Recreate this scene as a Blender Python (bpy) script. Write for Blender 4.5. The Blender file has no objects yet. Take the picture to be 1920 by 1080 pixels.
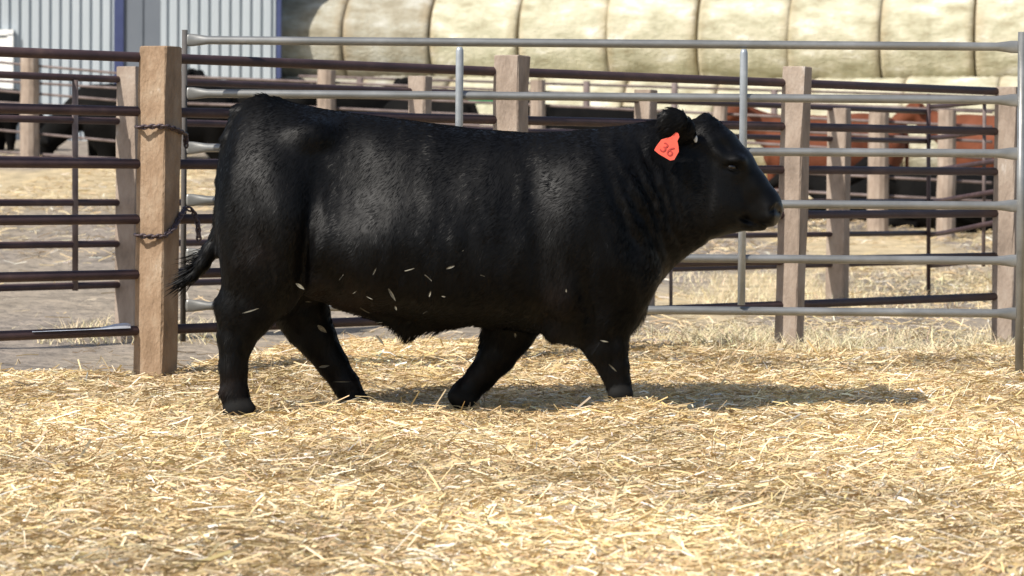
import bpy, math
import numpy as np
from mathutils import Vector, Matrix
from mathutils.bvhtree import BVHTree

S = bpy.context.scene
C = S.collection
rng = np.random.default_rng(11)

# ------------------------------------------------------------------ camera
FPX, CAMH = 6000.0, 1.03
PITCH, ROLL = math.atan(220 / FPX), math.radians(0.45)
FW = np.array([0, math.cos(PITCH), -math.sin(PITCH)])
U0 = np.array([0, math.sin(PITCH), math.cos(PITCH)])
R0 = np.array([1.0, 0, 0])
RT = R0 * math.cos(ROLL) + U0 * math.sin(ROLL)
UP = -R0 * math.sin(ROLL) + U0 * math.cos(ROLL)
cam_d = bpy.data.cameras.new('camera')
cam = bpy.data.objects.new('camera', cam_d)
C.objects.link(cam)
cam.matrix_world = Matrix(((RT[0], UP[0], -FW[0], 0), (RT[1], UP[1], -FW[1], 0), (RT[2], UP[2], -FW[2], CAMH), (0, 0, 0, 1)))
cam_d.sensor_width = 36
cam_d.lens = FPX / 1920 * 36
cam_d.clip_end = 3000
cam_d.dof.use_dof = True
cam_d.dof.focus_distance = 13.4
cam_d.dof.aperture_fstop = 6.8
S.camera = cam

# ------------------------------------------------------------------ light
SUN = np.array([-0.55, -0.50, 0.69]); SUN /= np.linalg.norm(SUN)
w = bpy.data.worlds.new('World'); S.world = w; w.use_nodes = True
nt = w.node_tree
sky = nt.nodes.new('ShaderNodeTexSky'); sky.sky_type = 'NISHITA'; sky.sun_disc = False
sky.sun_elevation = math.asin(SUN[2]); sky.sun_rotation = math.atan2(SUN[0], SUN[1])
sky.air_density = 1.0; sky.dust_density = 1.5
nt.links.new(sky.outputs[0], nt.nodes['Background'].inputs[0])
nt.nodes['Background'].inputs[1].default_value = 0.115
sl = bpy.data.lights.new('sun', 'SUN'); sl.energy = 4.7; sl.angle = math.radians(0.5); sl.color = (1.0, 0.95, 0.87)
so = bpy.data.objects.new('sun', sl); C.objects.link(so)
so.location = (-20, -10, 30)
so.rotation_euler = Vector(SUN).to_track_quat('Z', 'Y').to_euler()
S.view_settings.view_transform = 'Standard'; S.view_settings.look = 'None'
S.view_settings.exposure = 0.33; S.view_settings.gamma = 1
S.cycles.max_bounces = 6; S.cycles.diffuse_bounces = 3

# ------------------------------------------------------------------ helpers
def W(px, py, D):
    px, py, D = np.broadcast_arrays(np.asarray(px, float), np.asarray(py, float), np.asarray(D, float))
    d = FW + RT * ((px - 960) / FPX)[..., None] - UP * ((py - 540) / FPX)[..., None]
    return d * (D / d[..., 1])[..., None] + np.array([0, 0, CAMH])

_tab = np.random.default_rng(3).random((256, 256))
def vn(x, y, s=0):
    x = np.asarray(x, float) + 17.3 * s; y = np.asarray(y, float) + 9.7 * s
    i, j = np.floor(x).astype(int), np.floor(y).astype(int)
    u, v = x - i, y - j
    u, v = u * u * (3 - 2 * u), v * v * (3 - 2 * v)
    g = lambda a, b: _tab[a & 255, b & 255]
    return (g(i, j) * (1 - u) + g(i + 1, j) * u) * (1 - v) + (g(i, j + 1) * (1 - u) + g(i + 1, j + 1) * u) * v - 0.5
def fbm(x, y, s=0, o=4):
    return sum(vn(x * 2 ** k, y * 2 ** k, s + 5 * k) / 2 ** k for k in range(o))
def sstep(a, b, x):
    t = np.clip((np.asarray(x, float) - a) / (b - a), 0, 1)
    return t * t * (3 - 2 * t)

def terrain(x, y):
    x = np.asarray(x, float); y = np.asarray(y, float)
    L = np.interp(y, [20, 27, 36, 47, 56, 70, 120, 600], [0, .2, .62, 1.1, 1.5, 1.6, 1.8, 3.0])
    R = np.interp(y, [20, 27, 38, 47, 56, 70, 120, 600], [0, .02, .25, .55, .85, 1.2, 1.6, 3.0])
    u = x / np.maximum(y, 5) * FPX
    t = sstep(-620, 250, u)
    return L * (1 - t) + R * t + 0.02 * fbm(x * .8, y * .8, 2) * sstep(14, 20, y) - .10 * (1 - sstep(13.8, 15.2, y))
def straw_h(x, y):
    x = np.asarray(x, float); y = np.asarray(y, float)
    far = 15.35 + 2.95 * sstep(-1.75, -.9, x) + .55 * fbm(x * .9, y * 0, 9) - .3 * sstep(.6, 1.6, x)
    ins = 1 - sstep(far - .5, far + .5, y)
    h = -.012 + .062 * sstep(13.9, 15.2, y) * (1 - .35 * sstep(-1.7, -2.3, x)) + .045 * fbm(x * 1.3, y * 1.1, 1, 4) * (1 - .5 * np.exp(-((y - 13.5) / .8) ** 2))
    h = h + .085 * np.exp(-(((x - .50) / .22) ** 2 + ((y - 13.22) / .22) ** 2)) + .04 * np.exp(-(((x + .66) / .3) ** 2 + ((y - 13.55) / .25) ** 2))
    return h * ins - .06 * (1 - ins)

def link(o, parent=None):
    C.objects.link(o)
    if parent: o.parent = parent
    return o
def tag(o, label=None, cat=None, group=None, kind=None):
    if label: o['label'] = label
    if cat: o['category'] = cat
    if group: o['group'] = group
    if kind: o['kind'] = kind
    return o
def thing(name, label, cat, loc=(0, 0, 0), group=None, rotz=0):
    o = bpy.data.objects.new(name, None); o.location = tuple(loc); o.rotation_euler = (0, 0, rotz)
    o.empty_display_size = .1
    return tag(link(o), label, cat, group)
def mesh_arr(name, V, Fq, mat, parent=None, origin=(0, 0, 0), smooth=True, col=None, at=True):
    """V (n,3), Fq (m,k) arrays"""
    V = np.asarray(V, np.float32) - np.asarray(origin, np.float32)
    Fq = np.asarray(Fq, np.int32)
    me = bpy.data.meshes.new(name)
    m, k = Fq.shape
    me.vertices.add(len(V)); me.vertices.foreach_set('co', V.ravel())
    me.loops.add(m * k); me.loops.foreach_set('vertex_index', Fq.ravel())
    me.polygons.add(m); me.polygons.foreach_set('loop_start', np.arange(m, dtype=np.int32) * k)
    me.polygons.foreach_set('use_smooth', np.full(m, smooth))
    me.update(calc_edges=True)
    if col is not None:
        a = me.color_attributes.new('Col', 'FLOAT_COLOR', 'POINT')
        cc = np.ones((len(V), 4), np.float32); cc[:, :3] = col
        a.data.foreach_set('color', cc.ravel())
    me.materials.append(mat)
    o = bpy.data.objects.new(name, me)
    if parent is None and at: o.location = tuple(origin)
    return link(o, parent)

class MB:
    def __init__(s): s.v = []; s.f = []
    def add(s, V, Fs):
        b = len(s.v); s.v += [tuple(map(float, p)) for p in V]; s.f += [tuple(i + b for i in f) for f in Fs]
    def tube(s, path, r, n=10, rz=None, caps=True, twist=0.0):
        """swept tube; r scalar or list; rz = radius along the local vertical"""
        P = np.asarray(path, float); m = len(P)
        r = np.broadcast_to(np.asarray(r, float), (m,)); rz = r if rz is None else np.broadcast_to(np.asarray(rz, float), (m,))
        V = []
        for i in range(m):
            t = P[min(i + 1, m - 1)] - P[max(i - 1, 0)]; t /= np.linalg.norm(t) + 1e-9
            up = np.array([0, 0, 1.0]) if abs(t[2]) < .9 else np.array([0, 1.0, 0])
            a = np.cross(t, up); a /= np.linalg.norm(a); b = np.cross(a, t)
            for k in range(n):
                q = 2 * math.pi * k / n + twist
                V.append(P[i] + a * math.cos(q) * r[i] + b * math.sin(q) * rz[i])
        Fs = [(i * n + k, i * n + (k + 1) % n, (i + 1) * n + (k + 1) % n, (i + 1) * n + k) for i in range(m - 1) for k in range(n)]
        if caps: Fs += [tuple(range(n))[::-1], tuple((m - 1) * n + k for k in range(n))]
        s.add(V, Fs)
    def box(s, c, d, rotz=0.0, ch=0.0, rings=1, jit=0.0, taper=0.0):
        """box with chamfered vertical edges"""
        hx, hy = d[0] / 2, d[1] / 2
        if ch > 0: prof = [(hx - ch, -hy), (hx, -hy + ch), (hx, hy - ch), (hx - ch, hy), (-hx + ch, hy), (-hx, hy - ch), (-hx, -hy + ch), (-hx + ch, -hy)]
        else: prof = [(hx, -hy), (hx, hy), (-hx, hy), (-hx, -hy)]
        n = len(prof); cs, sn = math.cos(rotz), math.sin(rotz); V = []
        zs = [c[2] - d[2] / 2 + d[2] * i / rings for i in range(rings + 1)]
        if ch > 0: zs = zs[:-1] + [zs[-1] - ch * .7, zs[-1]]
        for i, z in enumerate(zs):
            k = 1 - taper * i / len(zs)
            if ch > 0 and i == len(zs) - 1: k *= 1 - ch / hx * .8
            for (x, y) in prof:
                x, y = x * k + rng.normal(0, jit), y * k + rng.normal(0, jit)
                V.append((c[0] + x * cs - y * sn, c[1] + x * sn + y * cs, z))
        m = len(zs)
        Fs = [(i * n + k, i * n + (k + 1) % n, (i + 1) * n + (k + 1) % n, (i + 1) * n + k) for i in range(m - 1) for k in range(n)]
        Fs += [tuple(range(n))[::-1], tuple((m - 1) * n + k for k in range(n))]
        s.add(V, Fs)
    def build(s, name, mat, parent=None, origin=(0, 0, 0), smooth=False):
        me = bpy.data.meshes.new(name)
        o3 = np.asarray(origin, float)
        me.from_pydata([tuple(np.asarray(p) - o3) for p in s.v], [], s.f); me.update()
        if smooth:
            me.polygons.foreach_set('use_smooth', [len(p.vertices) <= 4 for p in me.polygons])
        me.materials.append(mat)
        o = bpy.data.objects.new(name, me)
        if parent is None: o.location = tuple(o3)
        return link(o, parent)
def copy_tree(o, parent=None):
    c = o.copy(); C.objects.link(c); c.parent = parent
    for ch in list(o.children): copy_tree(ch, c)
    return c

# ------------------------------------------------------------------ materials
def mat(name, cols, scale=(1, 1, 1), nscale=5, rough=.7, metal=0., spec=.3, bump=0., bscale=40, bdist=.01, vcol=False, pos=None, detail=6, rrange=0.0, sheen=0.0, sheenc=(1, 1, 1), transl=0.0):
    m = bpy.data.materials.new(name); m.use_nodes = True
    t = m.node_tree; N = t.nodes; L = t.links; b = N['Principled BSDF']
    b.inputs['Roughness'].default_value = rough; b.inputs['Metallic'].default_value = metal
    b.inputs['Specular IOR Level'].default_value = spec
    if sheen:
        b.inputs['Sheen Weight'].default_value = sheen; b.inputs['Sheen Roughness'].default_value = .4
        b.inputs['Sheen Tint'].default_value = (*sheenc, 1)
    tc = N.new('ShaderNodeTexCoord'); oi = N.new('ShaderNodeObjectInfo')
    ad = N.new('ShaderNodeVectorMath'); ad.operation = 'ADD'
    ml = N.new('ShaderNodeMath'); ml.operation = 'MULTIPLY'; ml.inputs[1].default_value = 37.0
    L.new(oi.outputs['Random'], ml.inputs[0])
    L.new(tc.outputs['Object'], ad.inputs[0]); L.new(ml.outputs[0], ad.inputs[1])
    mp = N.new('ShaderNodeMapping'); mp.inputs['Scale'].default_value = scale
    L.new(ad.outputs[0], mp.inputs['Vector'])
    no = N.new('ShaderNodeTexNoise'); no.inputs['Scale'].default_value = nscale; no.inputs['Detail'].default_value = detail
    no.inputs['Roughness'].default_value = .62
    L.new(mp.outputs[0], no.inputs['Vector'])
    if vcol:
        at = N.new('ShaderNodeVertexColor'); at.layer_name = 'Col'
        src = at.outputs['Color']
        if len(cols):
            mx = N.new('ShaderNodeMix'); mx.data_type = 'RGBA'; mx.blend_type = 'MULTIPLY'; mx.inputs[0].default_value = 1
            rp = N.new('ShaderNodeValToRGB')
            L.new(no.outputs[0], rp.inputs[0]); L.new(src, mx.inputs[6]); L.new(rp.outputs[0], mx.inputs[7]); src = mx.outputs[2]
    else:
        rp = N.new('ShaderNodeValToRGB'); L.new(no.outputs[0], rp.inputs[0]); src = rp.outputs[0]
    if len(cols):
        pos = pos or [.32 + .36 * i / max(1, len(cols) - 1) for i in range(len(cols))]
        e = rp.color_ramp.elements
        while len(e) < len(cols): e.new(.5)
        while len(e) > max(len(cols), 1): e.remove(e[-1])
        for el, c, p in zip(e, cols, pos): el.color = (*c, 1); el.position = p
    L.new(src, b.inputs['Base Color'])
    if transl: b.inputs['Transmission Weight'].default_value = 0
    if bump:
        n2 = N.new('ShaderNodeTexNoise'); n2.inputs['Scale'].default_value = bscale; n2.inputs['Detail'].default_value = 5
        L.new(mp.outputs[0], n2.inputs['Vector'])
        bp = N.new('ShaderNodeBump'); bp.inputs['Strength'].default_value = bump; bp.inputs['Distance'].default_value = bdist
        L.new(n2.outputs[0], bp.inputs['Height']); L.new(bp.outputs[0], b.inputs['Normal'])
    return m

M = {}
M['straw'] = mat('straw', [], vcol=True, rough=.42, spec=.5)
M['grass'] = mat('dry_grass', [], vcol=True, rough=.6, spec=.3)
M['dirt'] = mat('dirt', [(.62, .62, .62), (1, 1, 1), (1.25, 1.22, 1.2)], vcol=True, nscale=3.0, scale=(1, 1, 1), rough=.95, spec=.1, bump=.9, bscale=9, bdist=.06, detail=9)
M['wood'] = mat('weathered_timber', [(.20, .135, .085), (.29, .20, .13), (.35, .26, .18), (.62, .57, .51)], pos=[.3, .5, .66, .80], scale=(3, 3, 1.6), nscale=3.2, rough=.85, spec=.15, bump=.7, bscale=22, bdist=.012, detail=10)
M['wood2'] = mat('grey_timber', [(.21, .165, .13), (.31, .245, .195), (.36, .295, .24), (.62, .58, .53)], pos=[.32, .5, .64, .80], scale=(3, 3, 1.4), nscale=3, rough=.85, spec=.15, bump=.6, bscale=25, bdist=.01, detail=10)
M['rust'] = mat('brown_pipe', [(.035, .02, .022), (.055, .032, .033), (.10, .062, .055)], pos=[.3, .55, .8], nscale=6, scale=(1, 1, 1), rough=.55, spec=.4, bump=.2, bscale=60, bdist=.003)
M['rust2'] = mat('faded_pipe', [(.09, .066, .06), (.15, .115, .105), (.2, .16, .15)], nscale=5, rough=.7, spec=.3)
M['galv'] = mat('galvanised_pipe', [(.19, .19, .18), (.24, .24, .23), (.31, .31, .30)], nscale=7, scale=(.6, 1, 1), rough=.36, metal=.5, spec=.6, bump=.12, bscale=50, bdist=.002)
M['galvb'] = mat('bright_galvanised', [(.27, .30, .335), (.34, .37, .40), (.42, .45, .48)], nscale=9, rough=.4, metal=.3, spec=.5)
M['dull'] = mat('dull_steel', [(.075, .07, .066), (.11, .10, .095)], nscale=6, rough=.75, spec=.2)
M['chain'] = mat('chain_steel', [(.06, .045, .05), (.12, .09, .095)], nscale=30, rough=.5, metal=.5, spec=.5)
M['sheet'] = mat('painted_sheet', [(.36, .40, .425), (.40, .44, .465), (.43, .47, .495)], nscale=.8, scale=(1, 1, .4), rough=.5, spec=.35)
M['greypanel'] = mat('grey_panel', [(.135, .152, .175), (.155, .172, .195)], nscale=1.2, rough=.5, spec=.3)
M['blue'] = mat('blue_trim', [(.035, .045, .12), (.05, .065, .15)], nscale=2, rough=.5, spec=.35)
M['white'] = mat('white_paint', [(.74, .75, .73), (.82, .82, .80)], nscale=3, rough=.5)
M['green'] = mat('green_paint', [(.03, .19, .07), (.05, .26, .10)], nscale=4, rough=.5)
M['bale'] = mat('hay', [(.30, .26, .165), (.44, .415, .29), (.57, .53, .39), (.76, .735, .64)], pos=[.30, .44, .56, .70], scale=(.7, 1.5, 1.5), nscale=2.4, rough=.8, spec=.2, bump=.8, bscale=18, bdist=.03, detail=12)
t = M['bale'].node_tree; N = t.nodes; L = t.links
tc = N.new('ShaderNodeTexCoord'); sx = N.new('ShaderNodeSeparateXYZ'); ab = N.new('ShaderNodeMath'); ab.operation = 'ABSOLUTE'
nz = N.new('ShaderNodeTexNoise'); nz.inputs['Scale'].default_value = 2.2; nz.inputs['Detail'].default_value = 6
mu = N.new('ShaderNodeMath'); mu.operation = 'MULTIPLY_ADD'; mu.inputs[1].default_value = .42
mr = N.new('ShaderNodeMapRange'); mr.inputs[1].default_value = .80; mr.inputs[2].default_value = 1.02; mr.inputs[4].default_value = .5
mx = N.new('ShaderNodeMix'); mx.data_type = 'RGBA'; mx.inputs[7].default_value = (.30, .21, .11, 1)
L.new(tc.outputs['Object'], sx.inputs[0]); L.new(sx.outputs[0], ab.inputs[0]); L.new(tc.outputs['Object'], nz.inputs['Vector'])
L.new(nz.outputs[0], mu.inputs[0]); L.new(ab.outputs[0], mu.inputs[2]); L.new(mu.outputs[0], mr.inputs[0]); L.new(mr.outputs[0], mx.inputs[0])
bs = N['Principled BSDF'].inputs['Base Color']; L.new(bs.links[0].from_socket, mx.inputs[6]); L.new(mx.outputs[2], bs)
M['oldbale'] = M['bale'].copy()
for n_ in M['oldbale'].node_tree.nodes:
    if n_.type == 'VALTORGB':
        for e_, c_ in zip(n_.color_ramp.elements, ((.20, .175, .12), (.30, .27, .20), (.38, .36, .29), (.50, .49, .44))): e_.color = (*c_, 1)
M['black'] = mat('black_coat', [(.0009, .0009, .001), (.0018, .0018, .002), (.0038, .0037, .0038)], scale=(1, 1, .8), vcol=True, nscale=2.6, rough=.48, spec=.15, bump=.15, bscale=20, bdist=.008, detail=4, sheen=.015, sheenc=(.75, .82, 1.0))
M['hair'] = mat('black_hair', [(.0010, .0010, .0012), (.0040, .0039, .0042)], vcol=True, nscale=2.4, rough=.48, spec=.115)
M['hoof'] = mat('hoof_horn', [(.004, .004, .004), (.009, .008, .007)], nscale=20, rough=.7, spec=.15)
M['eye'] = mat('eye', [(.006, .004, .003), (.012, .008, .006)], nscale=3, rough=.08, spec=.6)
M['nose'] = mat('wet_nose', [(.005, .005, .005), (.012, .012, .012)], nscale=60, rough=.45, spec=.35, bump=.4, bscale=220, bdist=.002)
M['bgblack'] = mat('dark_coat', [(.003, .0028, .0028), (.006, .0055, .005), (.016, .012, .009)], pos=[.3, .6, .85], nscale=3, rough=.8, spec=.08, bump=.4, bscale=25, bdist=.01)
M['bgred'] = mat('red_coat', [(.08, .026, .014), (.14, .045, .022), (.19, .065, .035)], nscale=2.5, rough=.75, spec=.12, bump=.4, bscale=25, bdist=.01)
M['orange'] = mat('orange_plastic', [(.64, .080, .045), (.70, .095, .055)], nscale=30, rough=.45, spec=.4)
M['ink'] = mat('tag_ink', [(.34, .03, .02), (.38, .04, .03)], nscale=20, rough=.6)
M['silver'] = mat('tag_button', [(.55, .55, .53), (.65, .65, .62)], nscale=20, rough=.4)
M['plastic'] = mat('plastic_film', [(.34, .36, .40), (.62, .64, .67)], nscale=8, rough=.35, spec=.5)
M['board'] = mat('bleached_board', [(.42, .39, .36), (.62, .59, .56)], scale=(1, 6, 6), nscale=3, rough=.85, bump=.5, bscale=20)

# ------------------------------------------------------------------ ground
xs = np.sinh(np.linspace(-4.6, 4.6, 260)); xs = xs / xs[-1] * 500
xs = np.unique(np.concatenate([np.arange(-9, 9.01, .11), xs[np.abs(xs) > 9.2]]))
ys = np.unique(np.concatenate([np.arange(3, 34, .11), np.geomspace(34.2, 650, 150), [-40, -10, 0]]))
X, Y = np.meshgrid(xs, ys, indexing='ij')
Z = terrain(X, Y)
rough = .018 * fbm(X * 3, Y * 3, 4) * sstep(15, 17, Y) * (1 - sstep(40, 60, Y))
Z = Z + rough
pat = sstep(-.10, .22, fbm(X * .55, Y * .16, 6, 5))
px_u = X / np.maximum(Y, 3) * FPX + 960
# straw cover: heavier near the far cattle and on the right-hand pen floor
cover = .12 + .88 * np.clip(sstep(33, 40, Y) + sstep(1100, 1350, px_u) * sstep(20, 24, Y), 0, 1)
cov = np.clip(pat * cover * 1.25, 0, 1)[..., None]
dirt = np.array([.265, .225, .185]); strw = np.array([.52, .415, .255])
gcol = dirt * (1 - cov) + strw * cov
painted_shade = (sstep(3.0, 3.3, X - .0) * (1 - sstep(4.3, 4.8, X)) * np.exp(-(((Y - (26.5 + (X - 3.0) * 2.2)) / .9) ** 2)))[..., None]  # strip of cast shade at the far right, painted into the ground colour
gcol = gcol * (1 - .62 * painted_shade) + np.array([.10, .095, .085]) * .62 * painted_shade
nx, ny = X.shape
ii = (np.arange(nx - 1)[:, None] * ny + np.arange(ny - 1)[None]).ravel()
Fg = np.stack([ii, ii + ny, ii + ny + 1, ii + 1], 1)
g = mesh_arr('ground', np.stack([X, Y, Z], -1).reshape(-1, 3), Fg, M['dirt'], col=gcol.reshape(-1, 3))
tag(g, kind='structure')

# ------------------------------------------------------------------ straw
def strands(P, yaw, pitch, roll_, length, width, bend, col):
    """ribbons of three cross lines: returns V, F, colours"""
    n = len(P)
    t = np.stack([np.cos(yaw) * np.cos(pitch), np.sin(yaw) * np.cos(pitch), np.sin(pitch)], 1)
    s0 = np.stack([-np.sin(yaw), np.cos(yaw), np.zeros(n)], 1)
    n0 = np.cross(t, s0)
    sd = s0 * np.cos(roll_)[:, None] + n0 * np.sin(roll_)[:, None]
    nn = np.cross(t, sd)
    V = np.empty((n, 6, 3), np.float32)
    for k, (a, b) in enumerate(((-.5, 0), (0, 1), (.5, 0))):
        c = P + t * (a * length)[:, None] + np.array([0, 0, 1.0]) * (b * bend)[:, None]
        V[:, 2 * k] = c - sd * (width / 2)[:, None]; V[:, 2 * k + 1] = c + sd * (width / 2)[:, None]
    b = (np.arange(n) * 6)[:, None]
    Fq = np.concatenate([b + np.array([0, 2, 3, 1]), b + np.array([2, 4, 5, 3])], 0)
    return V.reshape(-1, 3), Fq, np.repeat(col, 6, 0)
PAL = np.array([[.61, .455, .235], [.69, .54, .305], [.52, .375, .19], [.75, .62, .41], [.43, .32, .175], [.85, .77, .62], [.34, .26, .165], [.64, .475, .215]])
PW = np.array([.23, .22, .16, .12, .09, .06, .04, .08])
def pick(n, r):
    c = PAL[r.choice(len(PAL), n, p=PW)]
    return np.clip(c * r.normal(1, .10, (n, 1)) * r.normal(1, .03, (n, 3)), .05, .9)
r2 = np.random.default_rng(5)
N1 = 330000
y1 = 6.6 + (18.9 - 6.6) * r2.random(N1) ** .92
x1 = (r2.random(N1) * 2 - 1) * (y1 * .16 + .75)
N2 = 26000
y2 = r2.uniform(4, 18.5, N2); x2 = r2.uniform(-6, 6, N2)
x1 = np.concatenate([x1, x2]); y1 = np.concatenate([y1, y2])
keep = straw_h(x1, y1) > terrain(x1, y1) - .005
x1, y1 = x1[keep], y1[keep]; n = len(x1)
yaw = np.where(r2.random(n) < .55, r2.normal(0, .45, n), r2.uniform(-math.pi, math.pi, n))
clump = vn(x1 * 2.2, y1 * 2.2, 31)
yaw += clump * 2.2
pitch = r2.normal(0, .16, n); up = r2.random(n) < .016; pitch[up] = r2.uniform(.3, 1.0, up.sum())
ln = np.clip(r2.lognormal(math.log(.056), .5, n), .018, .2)
wd = np.clip(r2.lognormal(math.log(.0038), .42, n), .0015, .010)
z1 = straw_h(x1, y1) + np.abs(r2.normal(.004, .012, n)) + np.sin(np.abs(pitch)) * ln * .35
col = pick(n, r2) * (1 + .55 * vn(x1 * 1.7, y1 * 1.2, 40))[:, None]
V1, F1, C1 = strands(np.stack([x1, y1, z1], 1), yaw, pitch, r2.uniform(-1.1, 1.1, n), ln, wd, r2.normal(.0, .006, n), np.clip(col * np.array([1.09, 1.08, 1.08]) * (1 - .08 * sstep(.05, .35, fbm(x1 * .9, y1 * .5, 61, 3)))[:, None], .04, .9))
bx = np.arange(-7, 7.01, .06); by = np.arange(3.0, 19.4, .06)
BX, BY = np.meshgrid(bx, by, indexing='ij')
BZ = straw_h(BX, BY) - .004 + .016 * fbm(BX * 9, BY * 9, 8, 3)
nb = len(by); ib = (np.arange(len(bx) - 1)[:, None] * nb + np.arange(nb - 1)[None]).ravel()
FB = np.stack([ib, ib + nb, ib + nb + 1, ib + 1], 1)
CB = (np.array([.60, .47, .27]) * (1 + .5 * fbm(BX * 4, BY * 4, 12, 3))[..., None]).reshape(-1, 3)
VB = np.stack([BX, BY, BZ], -1).reshape(-1, 3)
sb = mesh_arr('straw_bedding', np.concatenate([VB, V1]), np.concatenate([FB, F1 + len(VB)]), M['straw'], smooth=False, col=np.concatenate([np.clip(CB, .05, .8), C1]))
tag(sb, 'deep golden straw bedding spread over the pen floor', 'straw', kind='stuff')

# loose straw on the dirt beyond
n = 42000
yy = 16 + 34 * r2.random(n) ** 1.3; xx = (r2.random(n) * 2 - 1) * (yy * .165 + 1.2)
dens = sstep(-.25, .35, fbm(xx * .55, yy * .2, 6, 5)) * (.35 + .65 * np.clip(sstep(30, 36, yy) + sstep(.3, 2, xx), 0, 1))
k = r2.random(n) < dens * np.where((xx < .2) & (yy < 27), .12, 1.0) + .03; xx, yy = xx[k], yy[k]; n = len(xx)
V2, F2, C2 = strands(np.stack([xx, yy, terrain(xx, yy) + .012 + np.abs(r2.normal(0, .012, n))], 1), r2.normal(0, .9, n), r2.normal(0, .2, n), r2.uniform(-.8, .8, n), r2.uniform(.05, .16, n) * (.7 + yy / 45), r2.uniform(.004, .008, n) * (.7 + yy / 45), r2.normal(0, .01, n), np.clip(pick(n, r2) * .95 + .02, .05, .85))
o = mesh_arr('scattered_straw', V2, F2, M['straw'], smooth=False, col=C2)
tag(o, 'loose straw wisps scattered over the grey dirt behind the fences', 'straw', kind='stuff')

# dry grass along the gate line
def grass(n, fx, r):
    x, y = fx(n); h = r.uniform(.03, .12, len(x)) * (1 + .5 * vn(x * 3, y * 3, 3))
    a = r.uniform(-math.pi, math.pi, len(x)); lean = r.normal(0, .8, (len(x), 2)) * h[:, None]
    B = np.stack([x, y, np.maximum(terrain(x, y), straw_h(x, y)) - .01], 1)
    Wd = np.stack([np.cos(a), np.sin(a), a * 0], 1) * r.uniform(.002, .0045, (len(x), 1))
    mid = B + np.stack([lean[:, 0] * .35, lean[:, 1] * .35, h * .6], 1); tip = B + np.stack([lean[:, 0], lean[:, 1], h], 1)
    V = np.stack([B - Wd, B + Wd, mid - Wd * .7, mid + Wd * .7, tip - Wd * .15, tip + Wd * .15], 1).reshape(-1, 3)
    b = (np.arange(len(x)) * 6)[:, None]
    Fq = np.concatenate([b + np.array([0, 1, 3, 2]), b + np.array([2, 3, 5, 4])], 0)
    c = np.array([.62, .53, .34]) * r.normal(1, .15, (len(x), 1)) * r.normal(1, .04, (len(x), 3))
    return V, Fq, np.repeat(np.clip(c, .05, .85), 6, 0)
def gx(n):
    x = r2.uniform(.2, 3.4, n); y = r2.uniform(17.0, 20.0, n)
    k = (vn(x * 2.2, y * 1.8, 21) + .32 * sstep(.2, 1.6, x) + .2 * np.exp(-((x - 1.6) / .4) ** 2)) > r2.uniform(.0, .62, n)
    x, y = x[k], y[k]
    xl = r2.uniform(-2.8, -1.55, 900); yl = r2.uniform(18.6, 20.5, 900)
    xc = r2.uniform(1.4, 5, 2600); yc = r2.uniform(24, 30, 2600)
    return np.concatenate([x, xl, xc]), np.concatenate([y, yl, yc])
Vg, Fg2, Cg = grass(15000, gx, r2)
o = mesh_arr('dry_grass', Vg, Fg2, M['grass'], smooth=False, col=Cg)
tag(o, 'pale dry grass growing along the foot of the gate and fence posts', 'grass', kind='stuff')

# ------------------------------------------------------------------ signed-distance modelling
def surface_nets(d, o, h):
    s = d < 0
    a = s.astype(np.int8)
    c = sum(a[i:a.shape[0] - 1 + i, j:a.shape[1] - 1 + j, k:a.shape[2] - 1 + k] for i in (0, 1) for j in (0, 1) for k in (0, 1))
    act = (c > 0) & (c < 8)
    idx = np.full(act.shape, -1, np.int64); idx[act] = np.arange(act.sum())
    I, J, K = np.nonzero(act)
    acc = np.zeros((len(I), 3)); cnt = np.zeros(len(I))
    cor = [(i, j, k) for i in (0, 1) for j in (0, 1) for k in (0, 1)]
    for p in cor:
        for ax in range(3):
            if p[ax]: continue
            q = list(p); q[ax] = 1
            da = d[I + p[0], J + p[1], K + p[2]]; db = d[I + q[0], J + q[1], K + q[2]]
            m = (da < 0) != (db < 0)
            t = da[m] / (da[m] - db[m])
            pos = np.tile(np.array(p, float), (m.sum(), 1)); pos[:, ax] = t
            acc[m] += pos; cnt[m] += 1
    V = np.asarray(o) + h * (np.stack([I, J, K], 1) + acc / cnt[:, None])
    quads = []
    for ax in range(3):
        u, v = (ax + 1) % 3, (ax + 2) % 3
        sl0 = [slice(None)] * 3; sl1 = [slice(None)] * 3
        sl0[ax] = slice(0, -1); sl1[ax] = slice(1, None)
        s0, s1 = s[tuple(sl0)], s[tuple(sl1)]
        e = np.stack(np.nonzero(s0 != s1), 1)
        e = e[(e[:, u] > 0) & (e[:, v] > 0) & (e[:, u] < act.shape[u]) & (e[:, v] < act.shape[v])]
        ins = s0[tuple(e.T)]
        def cell(du, dv):
            q = e.copy(); q[:, u] += du; q[:, v] += dv
            return idx[tuple(q.T)]
        Q = np.stack([cell(-1, -1), cell(0, -1), cell(0, 0), cell(-1, 0)], 1)
        Q[~ins] = Q[~ins][:, ::-1]
        quads.append(Q)
    return V, np.concatenate(quads)

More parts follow.
